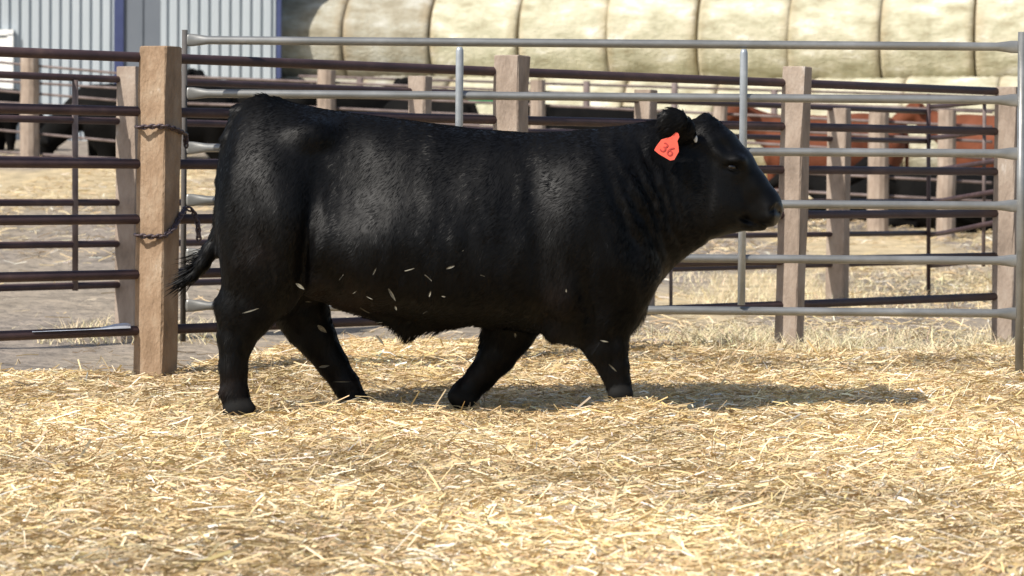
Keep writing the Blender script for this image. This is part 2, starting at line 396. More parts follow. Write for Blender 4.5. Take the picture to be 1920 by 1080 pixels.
class Field:
    def __init__(s, lo, hi, h):
        s.lo = np.asarray(lo, float); s.h = h
        s.n = np.ceil((np.asarray(hi) - s.lo) / h).astype(int)
        s.ax = [(s.lo[i] + h * np.arange(s.n[i])).astype(np.float32) for i in range(3)]
        s.d = np.full(tuple(s.n), 9.0, np.float32)
    def sub(s, lo, hi):
        a = np.clip(np.floor((np.asarray(lo) - s.lo) / s.h).astype(int), 0, s.n); b = np.clip(np.ceil((np.asarray(hi) - s.lo) / s.h).astype(int), 0, s.n)
        sl = tuple(slice(a[i], b[i]) for i in range(3))
        return sl, s.ax[0][sl[0]][:, None, None], s.ax[1][sl[1]][None, :, None], s.ax[2][sl[2]][None, None, :]
    def blend(s, sl, d2, k, neg=False):
        d1 = s.d[sl]
        if neg:
            h = np.clip(.5 - .5 * (d2 + d1) / k, 0, 1); s.d[sl] = d1 * (1 - h) - d2 * h + k * h * (1 - h)
        else:
            h = np.clip(.5 + .5 * (d2 - d1) / k, 0, 1); s.d[sl] = d2 * (1 - h) + d1 * h - k * h * (1 - h)
    def chain(s, pts, k=.04, lf=1.0, neg=False):
        """pts: (x, y, z, r); lf scales thickness along y"""
        P = np.asarray(pts, float); mg = P[:, 3].max() + .12 + k
        sl, gx, gy, gz = s.sub(P[:, :3].min(0) - mg, P[:, :3].max(0) + mg)
        best = None
        for a, b in zip(P[:-1], P[1:]):
            ab = b[:3] - a[:3]; L2 = (ab ** 2).sum() + 1e-9
            t = np.clip(((gx - a[0]) * ab[0] + (gy - a[1]) * ab[1] + (gz - a[2]) * ab[2]) / L2, 0, 1)
            r = a[3] + (b[3] - a[3]) * t
            d = np.sqrt((gx - a[0] - ab[0] * t) ** 2 + ((gy - a[1] - ab[1] * t) / lf) ** 2 + (gz - a[2] - ab[2] * t) ** 2) - r
            if best is None: best = d
            else:
                h = np.clip(.5 + .5 * (best - d) / .02, 0, 1); best = best * (1 - h) + d * h - .02 * h * (1 - h)
        s.blend(sl, best * min(1, lf * 1.2), k, neg)
    def ell(s, c, r, k=.05, neg=False, rot=0.0):
        c = np.asarray(c, float); r = np.asarray(r, float); mg = r.max() + .1 + k
        sl, gx, gy, gz = s.sub(c - mg, c + mg)
        X, Z = gx - c[0], gz - c[2]
        cs, sn = math.cos(rot), math.sin(rot)
        X, Z = X * cs + Z * sn, -X * sn + Z * cs
        q = np.sqrt((X / r[0]) ** 2 + ((gy - c[1]) / r[1]) ** 2 + (Z / r[2]) ** 2)
        s.blend(sl, (q - 1) * r.min(), k, neg)
    def loft(s, xs, zt, zb, w, yc, p=2.3, k=.03, tilt=.10):
        sl, gx, gy, gz = s.sub((xs[0] - .1, yc - .6, min(zb) - .15), (xs[-1] + .1, yc + .6, max(zt) + .15))
        x = np.clip(gx, xs[0], xs[-1])
        fine = np.linspace(xs[0], xs[-1], 400)
        ker = np.exp(-np.linspace(-2, 2, 23) ** 2); ker /= ker.sum()
        def sm(v):
            f = np.interp(fine, xs, v); f = np.convolve(np.pad(f, 11, mode='edge'), ker, 'valid'); return np.interp(x, fine, f)
        T, B, Wd = sm(zt), sm(zb), sm(w)
        zc, hz = (T + B) / 2, (T - B) / 2
        tz = (gz - zc) / hz
        ww = Wd * (1 - tilt * np.clip(tz, -1.2, 1.2))
        q = (np.abs((gy - yc) / ww) ** p + np.abs(tz) ** p) ** (1 / p)
        d = (q - 1) * np.minimum(hz, Wd)
        dx = np.abs(gx - x)
        d = np.where(dx > 0, np.sqrt(np.maximum(d, 0) ** 2 + dx ** 2) + np.minimum(d, 0) * 0, d)
        s.blend(sl, d, k)

# ------------------------------------------------------------------ the bull
D0 = 13.6
PXM = D0 / FPX
def pp(px, py, r, D=D0):
    q = W(px, py, D); return (q[0], q[1], q[2], r * D / FPX)
def ch(lst, D=D0): return [pp(a, b, r, (e[0] if e else D)) for a, b, r, *e in lst]
lo = W(330, 840, D0) - np.array([0, .62, 0]); hi = W(1500, 150, D0) + np.array([0, .62, 0])
B = Field(lo, hi, .0095)
st = np.array([  # px, top, bottom, half width
 (412, 330, 470, .12), (422, 285, 490, .19), (436, 236, 510, .235), (455, 203, 525, .255), (480, 187, 540, .27), (520, 184, 550, .285), (560, 195, 560, .295), (600, 203, 568, .30),
 (650, 209, 578, .315), (720, 218, 588, .335), (800, 230, 602, .355), (900, 243, 606, .365), (1000, 249, 617, .355), (1060, 247, 624, .34), (1110, 241, 625, .32),
 (1150, 237, 624, .295), (1185, 234, 604, .265), (1215, 232, 570, .23), (1240, 232, 530, .20), (1270, 236, 494, .17), (1300, 244, 472, .14), (1325, 252, 455, .115)], float)
wp = W(st[:, 0], st[:, 1], D0); wb = W(st[:, 0], st[:, 2], D0)
B.loft(wp[:, 0], wp[:, 2], wb[:, 2], st[:, 3], D0, p=2.35)
NR, FR = D0 - .19, D0 + .19
# muscles
for (D, sg) in ((D0 - .245, 1), (D0 + .245, 1)):
    B.ell(W(1095, 440, D), (.20, .11, .30), k=.10, rot=-.25)      # shoulder
    B.ell(W(505, 420, D), (.20, .10, .27), k=.10, rot=.15)         # rump / thigh
    B.ell(W(585, 255, D + (.05 if D < D0 else -.05)), (.09, .07, .06), k=.07)        # hip bone
    B.ell(W(800, 480, D - (.04 if D < D0 else -.04)), (.42, .10, .18), k=.10)        # barrel
    B.ell(W(1175, 520, D + (.06 if D < D0 else -.06)), (.12, .10, .14), k=.08)       # point of shoulder
B.ell(W(1172, 572, D0), (.070, .11, .11), k=.08)                    # brisket
B.chain(ch([(1120, 606, 24), (1040, 604, 22), (930, 570, 30)]), k=.06, lf=1.6)
B.chain(ch([(765, 609, 17), (812, 598, 20), (870, 578, 20)]), k=.05, lf=1.0)   # sheath
B.chain(ch([(640, 555, 20), (725, 590, 16), (765, 612, 16)]), k=.05)
# near hind
B.chain(ch([(500, 430, 78), (490, 520, 66), (462, 580, 56), (444, 632, 36), (438, 690, 26), (439, 735, 25.5), (445, 758, 27)], NR), k=.06, lf=.78)
B.chain(ch([(412, 572, 11), (430, 600, 20)], NR), k=.03, lf=.8)   # point of hock
B.chain(ch([(560, 480, 60), (530, 545, 34)], NR), k=.07, lf=.6)   # stifle fold
# far hind
B.chain(ch([(545, 500, 70), (565, 575, 52), (590, 630, 38), (622, 680, 28.5), (648, 720, 25), (662, 748, 25)], FR), k=.05, lf=.78)
B.chain(ch([(533, 600, 12), (556, 625, 20)], FR), k=.03, lf=.8)
# far fore
B.chain(ch([(985, 560, 66), (955, 620, 48), (933, 665, 35), (903, 705, 26.5), (876, 733, 24), (866, 744, 25)], FR), k=.05, lf=.8)
# near fore
B.chain(ch([(1115, 500, 84), (1128, 585, 62), (1136, 645, 42), (1150, 688, 29), (1158, 715, 23), (1163, 735, 23)], NR), k=.06, lf=.78)
B.chain(ch([(1080, 610, 34), (1040, 622, 22)], NR), k=.06, lf=.8)  # elbow
for (x, y, D) in ((417, 738, NR), (640, 735, FR), (1143, 716, NR), (884, 741, FR)):
    for dy in (-.022, .022): B.ell(W(x, y, D + dy), (.016, .012, .019), k=.012)
B.ell(W(1128, 648, NR), (.055, .05, .06), k=.03)      # knee
B.ell(W(932, 668, FR), (.055, .05, .06), k=.03)
HOOF = []
# hooves (flattened, cloven by a groove)
for (x, y, r, D, ang) in ((449, 770, 30, NR, .15), (664, 756, 25, FR, .3), (864, 748, 25, FR, -.3), (1163, 740, 23, NR, .1)):
    for dy in (-.028, .028):
        c = W(x, y, D + dy); HOOF.append((c, np.array([r * PXM * 1.05, .032, r * PXM * .72]) * 1.12 + .004)); B.ell(c, (r * PXM * 1.05, .032, r * PXM * .72), k=.012, rot=ang)
# neck and head
B.chain(ch([(1235, 330, 90), (1310, 340, 84)]), k=.06, lf=.68)
B.chain(ch([(1322, 262, 42), (1345, 285, 44), (1372, 318, 45), (1402, 352, 38), (1430, 382, 33), (1436, 392, 31)]), k=.035, lf=1.12)
B.chain(ch([(1325, 222, 9), (1335, 262, 36)]), k=.03, lf=1.5)       # poll
B.chain(ch([(1284, 398, 72), (1330, 396, 51), (1370, 398, 38), (1410, 402, 26), (1428, 408, 24)]), k=.035, lf=.95)   # jaw
B.chain(ch([(1441, 393, 23), (1438, 403, 21)]), k=.02, lf=1.75)      # muzzle pad
B.chain(ch([(1380, 414, 14), (1408, 418, 13.5), (1424, 419, 10)]), k=.015, lf=1.9)   # chin
for sg in (-1, 1):
    B.ell(W(1368, 296, D0 + sg * .112), (.06, .022, .024), k=.03, rot=-.35)    # brow
    B.ell(W(1372, 314, D0 + sg * .140), (.036, .025, .020), k=.02, neg=True, rot=-.25)   # socket
    B.chain([pp(1449, 396, 7, D0 + sg * .086), pp(1461, 385, 5.5, D0 + sg * .070)], k=.008, neg=True)   # nostril
    B.chain([pp(1452, 421, 5, D0 + sg * .090), pp(1420, 413, 6, D0 + sg * .086), pp(1390, 404, 5, D0 + sg * .080)], k=.010, neg=True)   # mouth
    B.ell(W(1335, 385, D0 + sg * .085), (.10, .035, .085), k=.05)              # cheek
# ears
B.chain([pp(1302, 262, 9, D0 - .12), pp(1283, 244, 22, D0 - .17), pp(1263, 231, 28, D0 - .20), pp(1253, 224, 19, D0 - .21)], k=.02, lf=.32)
B.chain([pp(1308, 262, 9, D0 + .12), pp(1296, 248, 19, D0 + .18), pp(1285, 240, 19, D0 + .22)], k=.02, lf=.5)
B.chain([pp(1288, 262, 7, D0 - .185), pp(1266, 238, 11, D0 - .245)], k=.02, lf=.35, neg=True)
# tail
B.chain(ch([(492, 196, 17), (450, 212, 15), (428, 262, 13), (417, 340, 12), (414, 410, 12), (408, 440, 11.5), (394, 470, 14), (378, 496, 13), (362, 518, 9), (345, 532, 6)]), k=.02)
# folds of skin on the neck, soft ripple on the flank
gX = B.ax[0][:, None, None]; gZ = B.ax[2][None, None, :]
gpx = 960 + gX / PXM; gpy = 320 - (gZ - CAMH) / PXM
wob = (fbm(gpx[:, 0] / 60, gpy[0] / 60, 3, 3)[:, None, :]).astype(np.float32)
wob2 = (fbm(gpx[:, 0] / 34, gpy[0] / 75, 13, 4)[:, None, :]).astype(np.float32)
mask = np.exp(-((gpx - 1212) / 62) ** 2 - ((gpy - 385) / 85) ** 2)
fold = np.sin((gpx - .36 * (gpy - 300) + 26 * wob) * 2 * math.pi / 29)
B.d += (-.0075 * mask * fold).astype(np.float32)
mask2 = np.exp(-((gpx - 860) / 330) ** 2 - ((gpy - 440) / 110) ** 2)
B.d += (-.0045 * (.35 + mask2) * wob2).astype(np.float32)
def dent(px, py, rx, ry, dep, tilt=0.0):
    u = (gpx - px) * math.cos(tilt) + (gpy - py) * math.sin(tilt); v = -(gpx - px) * math.sin(tilt) + (gpy - py) * math.cos(tilt)
    B.d[...] += (dep * np.exp(-(u / rx) ** 2 - (v / ry) ** 2)).astype(np.float32)
dent(655, 330, 70, 75, .026)            # hollow in front of the hip
dent(580, 470, 16, 90, .034, .14)       # thigh / flank groove
dent(640, 520, 70, 18, .012, .35)       # flank fold
dent(1012, 470, 24, 130, .020, -.08)    # behind the shoulder
dent(1102, 555, 13, 60, .020, -.2)
dent(1160, 400, 12, 110, .012, -.28)
dent(1030, 585, 40, 12, .007, .3)
dent(535, 400, 50, 75, -.036)           # round of the thigh
dent(740, 445, 120, 55, -.022)          # spring of rib
dent(1085, 425, 58, 85, -.028)
dent(1065, 560, 30, 48, -.026)
dent(1160, 500, 40, 60, -.016)
dent(620, 560, 60, 26, .010)
dent(470, 500, 60, 40, -.014)
dent(1326, 360, 8, 75, .009, .05)       # behind the jaw
dent(1352, 272, 9, 26, .010, -.6)
dent(1394, 350, 16, 46, .011, -.55)     # under the face bone
dent(1350, 380, 26, 40, -.010)          # cheek
dent(1372, 298, 26, 7, -.010, -.3)      # brow
dent(1422, 417, 36, 4.5, .013, .33)     # mouth line
dent(1394, 406, 7, 6, .010)
dent(1440, 404, 13, 13, -.008)          # upper lip
dent(1456, 392, 5, 6.5, .016, -.5)      # nostril
dent(470, 650, 8, 40, .008)
dent(1150, 620, 7, 34, .010)
dent(455, 600, 10, 40, .010, -.3)
Vb, Fb = surface_nets(B.d, B.lo, B.h)
bull = mesh_arr('bull', Vb, Fb, M['black'], origin=(W(800, 770, D0)[0], D0, 0.0))
bull.data.materials.append(M['nose'])
cpx = 960 + Vb[Fb].mean(1)[:, 0] / PXM; cpy = 320 - (Vb[Fb].mean(1)[:, 2] - CAMH) / PXM
nosef = (cpx > 1447) & (cpy > 374) & (cpy < 424) & (cpx > 1447 + .12 * np.abs(cpy - 398))
bull.data.polygons.foreach_set('material_index', nosef.astype(np.int32))
tag(bull, 'large black bull striding to the right through the straw, orange tag in its ear', 'bull')
org = np.array(bull.location)
# drop stray islands and take normals
bvh = BVHTree.FromPolygons([Vector(v) for v in Vb], [tuple(map(int, f)) for f in Fb])
CAM = Vector((0, 0, CAMH))
def hit(px, py):
    q = Vector(W(px, py, 20.0)) - CAM
    l, nrm, i, dist = bvh.ray_cast(CAM, q.normalized())
    return (np.array(l), np.array(nrm)) if l is not None else (None, None)
Q = Vb[Fb]
fn = np.cross(Q[:, 2] - Q[:, 0], Q[:, 3] - Q[:, 1]); ar = np.linalg.norm(fn, axis=1); fn /= ar[:, None] + 1e-12

def hairs(idx, u, lift, length, width, dirfn, r):
    q = Q[idx]; a, b = u[:, :1], u[:, 1:]
    P = (q[:, 0] * (1 - a) + q[:, 1] * a) * (1 - b) + (q[:, 3] * (1 - a) + q[:, 2] * a) * b
    nrm = fn[idx]
    g = dirfn(P) + r.normal(0, .16, P.shape) + 1.1 * np.stack([fbm(P[:, 0] * 9, P[:, 2] * 6, 51 + 9 * i, 3) for i in range(3)], 1)
    g -= nrm * (g * nrm).sum(1, keepdims=True); g /= np.linalg.norm(g, axis=1, keepdims=True) + 1e-9
    t = g * np.cos(lift)[:, None] + nrm * np.sin(lift)[:, None]
    s = np.cross(t, nrm); s /= np.linalg.norm(s, axis=1, keepdims=True) + 1e-9
    t2 = t + np.array([0, 0, -.25]); 
    V = np.stack([P - s * width[:, None] / 2 - nrm * .001, P + s * width[:, None] / 2 - nrm * .001, P + t * length[:, None] * .55 + s * width[:, None] * .35, P + t * length[:, None] * .5 + t2 * length[:, None] * .5], 1)
    return V, nrm
r3 = np.random.default_rng(8)
def flow(P):
    px = 960 + P[:, 0] / PXM; py = 320 - (P[:, 2] - CAMH) / PXM
    legm = sstep(600, 640, py); headm = sstep(1280, 1330, px)
    v = np.stack([-.75 + .5 * legm, np.zeros(len(P)), -.8 - .6 * legm], 1)
    v[:, 0] = np.where(headm > .5, -.9, v[:, 0]); v[:, 2] += headm * .9
    return v
fc = Vb[Fb].mean(1)
hooff = np.zeros(len(Fb), bool)
for c_, r_ in HOOF: hooff |= ((((fc - c_) / r_) ** 2).sum(1) < 1)
bull.data.materials.append(M['hoof'])
bull.data.polygons.foreach_set('material_index', np.where(hooff, 2, nosef.astype(np.int32)).astype(np.int32))
def dirt_col(P):
    px = 960 + P[:, 0] / PXM; py = 320 - (P[:, 2] - CAMH) / PXM
    nz = np.clip(.55 + 1.3 * fbm(P[:, 0] * 14, P[:, 2] * 14, 91, 4), 0, 1.4)
    m = np.exp(-((px - 655) / 75) ** 2 - ((py - 555) / 38) ** 2) + .5 * np.exp(-((px - 480) / 45) ** 2 - ((py - 470) / 40) ** 2) + .5 * np.exp(-((px - 1045) / 35) ** 2 - ((py - 570) / 50) ** 2) + .55 * sstep(660, 740, py)
    return 1 + (m * nz)[:, None] * np.array([6.0, 3.6, 2.4])
def set_col(o, c):
    a = o.data.color_attributes.new('Col', 'FLOAT_COLOR', 'POINT'); q = np.ones((len(c), 4), np.float32); q[:, :3] = c; a.data.foreach_set('color', q.ravel())
set_col(bull, dirt_col(Vb))
pr = np.where(nosef | hooff, 0, ar); pr = pr / pr.sum(); nh = 170000
idx = r3.choice(len(ar), nh, p=pr)
P0 = Q[idx].mean(1); hpx = 960 + P0[:, 0] / PXM; hpy = 320 - (P0[:, 2] - CAMH) / PXM
head = sstep(1300, 1350, hpx)
long_ = np.exp(-((hpy - 625) / 22) ** 2) * sstep(700, 760, hpx) * (1 - sstep(900, 960, hpx)) * 2.2 + np.exp(-((hpy - 595) / 25) ** 2) * sstep(1140, 1180, hpx) * 1.6 \
    + np.exp(-(((hpx - 500) / 40) ** 2 + ((hpy - 190) / 14) ** 2)) * 1.4 + np.exp(-(((hpx - 1330) / 30) ** 2 + ((hpy - 228) / 16) ** 2)) * 1.0 + np.exp(-(((hpx - 1262) / 30) ** 2 + ((hpy - 232) / 34) ** 2)) * 1.7
length = r3.uniform(.014, .032, nh) * (1 - .55 * head) * (1 - .6 * sstep(1385, 1415, hpx)) + .016 * long_ * r3.random(nh)
lift = r3.uniform(.03, .17, nh) + .25 * np.clip(long_, 0, 1)
HV, HN = hairs(idx, r3.random((nh, 2)), lift, length, r3.uniform(.0011, .0023, nh), flow, r3)
b4 = (np.arange(nh) * 4)[:, None]
HF = np.concatenate([b4 + np.array([0, 1, 2]), b4 + np.array([0, 2, 3])])
hair = mesh_arr('coat_hair', HV.reshape(-1, 3), HF, M['hair'], parent=bull, origin=org)
HP = HV[:, 0]; set_col(hair, np.repeat(dirt_col(HV[:, 0]), 4, 0)); nj = HN + r3.normal(0, .10, HN.shape) + .42 * np.stack([fbm(HP[:, 0] * 26, HP[:, 2] * 10, 71 + 9 * i, 3) for i in range(3)], 1); nj /= np.linalg.norm(nj, axis=1, keepdims=True)
hair.data.normals_split_custom_set_from_vertices([tuple(v) for v in np.repeat(nj, 4, 0)])
# tail switch
m = MB()
base = np.array([(398, 462), (385, 485), (370, 508), (352, 528)], float)
for i in range(420):
    k = r3.random() * 2.6; j = int(k); f = k - j
    s0 = base[j] * (1 - f) + base[min(j + 1, 3)] * f + r3.normal(0, 3.5, 2)
    L = r3.uniform(22, 78); dr = np.array([-.70, .62]) + r3.normal(0, .16, 2); dr /= np.linalg.norm(dr)
    e = s0 + dr * L; e[1] -= .0035 * (e[0] - s0[0]) ** 2 * .9
    D = D0 + r3.normal(0, .012)
    p0, p1, p2 = W(*s0, D), W(*(s0 * .45 + e * .55 + np.array([0, 2.0])), D), W(*e, D + r3.normal(0, .01))
    wv = np.array([0, r3.normal(0, .6), 1.0]) * r3.uniform(.0012, .0026)
    m.add([p0 - wv, p0 + wv, p1 + wv, p1 - wv, p2], [(0, 1, 2, 3), (3, 2, 4)])
tsw = m.build('tail_switch', M['hair'], bull, org); set_col(tsw, np.ones((len(m.v), 3)))
# eye, nose, hooves overlays
def blob(name, px, py, rx, ry, rz, mt, parent, rot=0.0, sink=0.3):
    l, nr = hit(px, py)
    if l is None: l = W(px, py, D0 - .1)
    m = MB(); V = []; Fs = []
    for i in range(9):
        for j in range(14):
            a, b_ = math.pi * i / 8, 2 * math.pi * j / 14
            x, y, z = rx * math.sin(a) * math.cos(b_), ry * math.sin(a) * math.sin(b_), rz * math.cos(a)
            V.append(np.array([x * math.cos(rot) - z * math.sin(rot), y, x * math.sin(rot) + z * math.cos(rot)]) + l + np.array([0, ry * sink, 0]))
    for i in range(8):
        for j in range(14): Fs.append((i * 14 + j, i * 14 + (j + 1) % 14, (i + 1) * 14 + (j + 1) % 14, (i + 1) * 14 + j))
    m.add(V, Fs); return m.build(name, mt, parent, org, smooth=True)
blob('eye', 1372, 313, .021, .014, .016, M['eye'], bull, -.2, sink=.35)
m = MB()
for dz, r_, sp in ((.0215, .0042, 1.0), (-.0165, .004, .8)):
    l, nr = hit(1372, 313)
    pts = [l + np.array([.028 * u * math.cos(-.2) , -.008 + .006 * u * u, dz * (1 - u * u) * sp + .028 * u * math.sin(-.2)]) for u in np.linspace(-1, 1, 9)]
    m.tube(pts, [r_ * (1 - .6 * abs(u)) for u in np.linspace(-1, 1, 9)], n=8)
eld = m.build('eyelid', M['black'], bull, org, smooth=True); set_col(eld, np.ones((len(m.v), 3)))
# ear tag: thin tilted plate with its moulded number
tp = [(610, 520), (648, 545), (664, 600), (630, 670), (648, 750), (655, 850), (578, 985), (510, 1000), (320, 890), (240, 825), (270, 765), (360, 645), (460, 615), (520, 600), (570, 560)]
tp = [(1200 + a / 9, 190 + b / 9) for a, b in tp]
l, nr = hit(1272, 248)
Dt = (l[1] if l is not None else D0 - .26) - .012
tx = lambda a, b: W(a, b, Dt - .0006 * (b - 248))
m = MB(); n = len(tp)
front = [tx(a, b) for a, b in tp]; back = [p + np.array([0, .004, 0]) for p in front]
m.add(front + back, [tuple(range(n)), tuple(range(2 * n - 1, n - 1, -1))] + [((i + 1) % n, i, i + n, (i + 1) % n + n) for i in range(n)])
et = m.build('ear_tag', M['orange'], bull, org)
et['label'] = 'orange plastic ear tag with a dark number'
cu = bpy.data.curves.new('tag_number', 'FONT'); cu.body = '36'; cu.size = .062; cu.align_x = 'CENTER'; cu.align_y = 'CENTER'; cu.extrude = .0008; cu.offset = .0
to = bpy.data.objects.new('tmp', cu); C.objects.link(to)
dg = bpy.context.evaluated_depsgraph_get(); tm = bpy.data.meshes.new_from_object(to.evaluated_get(dg))
bpy.data.objects.remove(to)
tm.materials.clear(); tm.materials.append(M['ink'])
no = bpy.data.objects.new('number', tm); link(no, et)
tc_ = tx(1251, 281) + np.array([0, -.0022, 0]) - org
ux = tx(1262, 287.5) - tx(1240, 274.5); ux /= np.linalg.norm(ux); nn_ = np.cross(ux, tx(1257, 270) - tx(1245, 292)); nn_ /= np.linalg.norm(nn_); uy = np.cross(nn_, ux)
no.matrix_local = Matrix(((ux[0], uy[0], nn_[0], tc_[0]), (ux[1], uy[1], nn_[1], tc_[1]), (ux[2], uy[2], nn_[2], tc_[2]), (0, 0, 0, 1)))
b_ = blob('tag_stud', 1269, 252, .008, .004, .008, M['orange'], et, sink=-.8)
b_ = blob('ear_button', 1304, 260, .009, .004, .017, M['silver'], bull, .1, sink=-.2)
b_['label'] = 'small grey button tag at the base of the ear'

# bits of straw kicked up beside the bull
bits = [(563, 537, 24, 8, .6), (735, 553, 26, 9, 1.0), (742, 578, 9, 5, 1.2), (768, 506, 26, 8, -.25), (702, 509, 18, 5, -1.1), (803, 521, 18, 4, .7), (845, 501, 20, 10, -.35), (806, 551, 12, 5, -1.3),
        (832, 556, 12, 7, .1), (797, 586, 12, 3, -.5), (684, 582, 20, 10, .5), (711, 605, 17, 3, 0), (713, 638, 22, 10, .9), (966, 629, 9, 6, 1.4), (604, 617, 26, 17, .6), (578, 566, 14, 5, .05), (470, 583, 34, 5, -.3),
        (608, 687, 24, 7, -.15), (641, 716, 32, 3, 0), (1149, 690, 22, 4, .7), (1133, 640, 18, 6, .2), (905, 517, 9, 3, .3), (868, 470, 6, 3, -.6), (1062, 545, 5, 14, .1), (640, 520, 14, 3, -.9), (665, 548, 12, 3, -.6), (693, 559, 14, 4, .4)]
proto = None
for i, (a, b, L, wd_, an) in enumerate(bits):
    l, nr = hit(a, b); D = (l[1] if l is not None else 13.3) - r3.uniform(.03, .15)
    if proto is None:
        m = MB(); V = []; Fs = []
        for u in np.linspace(-.5, .5, 5):
            for v in (-.5, 0, .5): V.append((u, .10 * (1 - 4 * v * v) - .35 * u * u, v * (1 - 3.2 * abs(u + .08) ** 2) + .25 * u * v))
        V += [(x, y + .04, z) for x, y, z in V]
        for o_ in (0, 15):
            for i_ in range(4):
                for j_ in range(2): Fs.append(tuple(o_ + i_ * 3 + j_ + k for k in ((0, 1, 4, 3) if o_ else (0, 3, 4, 1))))
        m.add(V, Fs); o = m.build('straw_piece', M['strawbit'] if 'strawbit' in M else mat('straw_flake', [(.09, .082, .064), (.22, .20, .145)], pos=[.42, .62], nscale=2.5, rough=.5), None, (0, 0, 0)); proto = o
    else:
        o = proto.copy(); C.objects.link(o)
    s_ = D / FPX
    o.location = tuple(W(a, b, D)); o.scale = (L * s_ * r3.uniform(.8, 1.1), .02, wd_ * s_ * r3.uniform(.4, .8)); o.rotation_euler = (r3.normal(0, .5), an, r3.normal(0, .35))
    tag(o, 'small flake of straw flung up against the black hide of the bull', 'straw', 'straw flakes flung up around the bull')

# ------------------------------------------------------------------ the galvanised gate
GD = 15.35
gs = FPX / GD
rails = [(75, 88), (175, 188), (277, 288), (375, 386), (477, 489), (573, 588)]
gb = W(350, 640, GD)
gate = thing('metal_gate', 'long galvanised six-rail pipe gate right behind the black bull', 'gate', (gb[0], GD, 0))
go = np.array(gate.location)
def gpt(px, py, D=GD): return W(px, py, D)
for (yl, yr) in rails:
    m = MB(); P = []; ry = []; rz = []
    for px in (347, 354, 362, 374, 390, 640, 960, 1280, 1600, 1868, 1884, 1896, 1906, 1912):
        P.append(gpt(px, yl + (yr - yl) * (px - 350) / 1560)); e = min(px - 347, 1912 - px)
        f = sstep(12, 44, e); ry.append(.008 + .0125 * f); rz.append(.0305 - .010 * f)
    m.tube(P, ry, n=14, rz=rz); m.build('rail', M['galv'], gate, go, smooth=True)
for (px, t, b, sl_) in ((862, 88, 578, -4), (1395, 92, 572, -5)):
    m = MB(); p0, p1 = gpt(px, t, GD - .026), gpt(px + sl_, b, GD - .026)
    m.tube([p0, p0 * .985 + p1 * .015, p0 * .97 + p1 * .03, p1], [.013, .018, .0185, .0185], n=12, rz=[.013, .014, .014, .014])
    m.build('brace', M['galvb'], gate, go, smooth=True)
m = MB(); m.tube([gpt(346.5, 56), gpt(343, 640)], .0135, n=12); m.build('end_post', M['dull'], gate, go, smooth=True)
m = MB(); m.tube([gpt(1917, 60), gpt(1911, 705)], .021, n=14); m.build('end_post', M['galv'], gate, go, smooth=True)

# ------------------------------------------------------------------ timber-post pipe fences
def sA(px): return 400 - (65 / 1195) * (px - 300)
def post(px, top, base_z, s, wid, ang, mt, parent, po, lean=0.0, rings=9):
    D = FPX / s; p = W(px, top, D); m = MB(); h = p[2] - base_z
    m.box((p[0], D, base_z + h / 2), (wid, wid, h), ang, ch=wid * .05, rings=rings, jit=.0025)
    if lean: m.v = [(x + lean * (z - p[2]), y, z) for x, y, z in m.v]
    return m.build('post', mt, parent, po)
def rail_line(pts, r, mt, parent, po, n=12, name='rail'):
    m = MB(); m.tube([W(*p) for p in pts], r, n=n); return m.build(name, mt, parent, po, smooth=True)
p0 = W(300, 690, FPX / sA(300))
fa = thing('pipe_fence', 'nearest brown pipe fence on thick square timber posts, running behind the gate', 'fence', (p0[0], p0[1], 0))
fo = np.array(fa.location)
ANG = math.radians(-24)
post(301, 87, -.25, sA(300), .152, ANG, M['wood'], fa, fo, lean=.012)
post(959, 104, -.25, sA(958), .142, ANG, M['wood2'], fa, fo)
post(1495, 125, -.25, sA(1495), .132, ANG - .03, M['wood2'], fa, fo, lean=.02)
post(1890, 163, -.25, sA(1892), .13, ANG, M['wood2'], fa, fo)
for a, b in ((97, 172), (203, 247), (305, 322), (413, 400), (520, 480), (630, 555)):
    f = lambda px: a + (b - a) * px / 1890
    back = lambda px: FPX / sA(px) + .055
    rail_line([(px, f(px), back(px)) for px in (-420, 300, 960, 1495, 1892)], .0235, M['rust'], fa, fo)
def sC(px): return 329 - .0564 * px
p0 = W(785, 560, FPX / sC(785))
fc = thing('pipe_fence', 'second brown pipe fence, a few steps beyond the nearest one, with slimmer posts', 'fence', (p0[0], p0[1], 0))
fo = np.array(fc.location)
for px, top, wd_ in ((246, 125, .135), (788, 143, .12), (1211, 168, .125), (1574, 203, .15)):
    post(px, top, -.2, sC(px), wd_, ANG, M['wood2'], fc, fo)
for a, b in ((140, 200), (222, 259), (299, 319), (380, 378), (460, 440), (540, 498)):
    f = lambda px: a + (b - a) * px / 1500
    rail_line([(px, f(px), FPX / sC(px) + .05) for px in (-420, 246, 788, 1211, 1574, 1742)], .0205, M['rust'], fc, fo)
m = MB(); m.tube([W(1741, 176, FPX / sC(1742)), W(1741, 565, FPX / sC(1742))], .017, n=8); m.build('brace', M['rust'], fc, fo, smooth=True)
m = MB(); m.tube([W(141, 150, FPX / sC(141) + .03), W(141, 545, FPX / sC(141) + .03)], .018, n=8); m.build('brace', M['rust2'], fc, fo, smooth=True)
m = MB(); m.tube([W(1258, 470, FPX / sC(1258)), W(1258, 590, FPX / sC(1258))], .013, n=8); m.build('brace', M['rust2'], fc, fo, smooth=True)
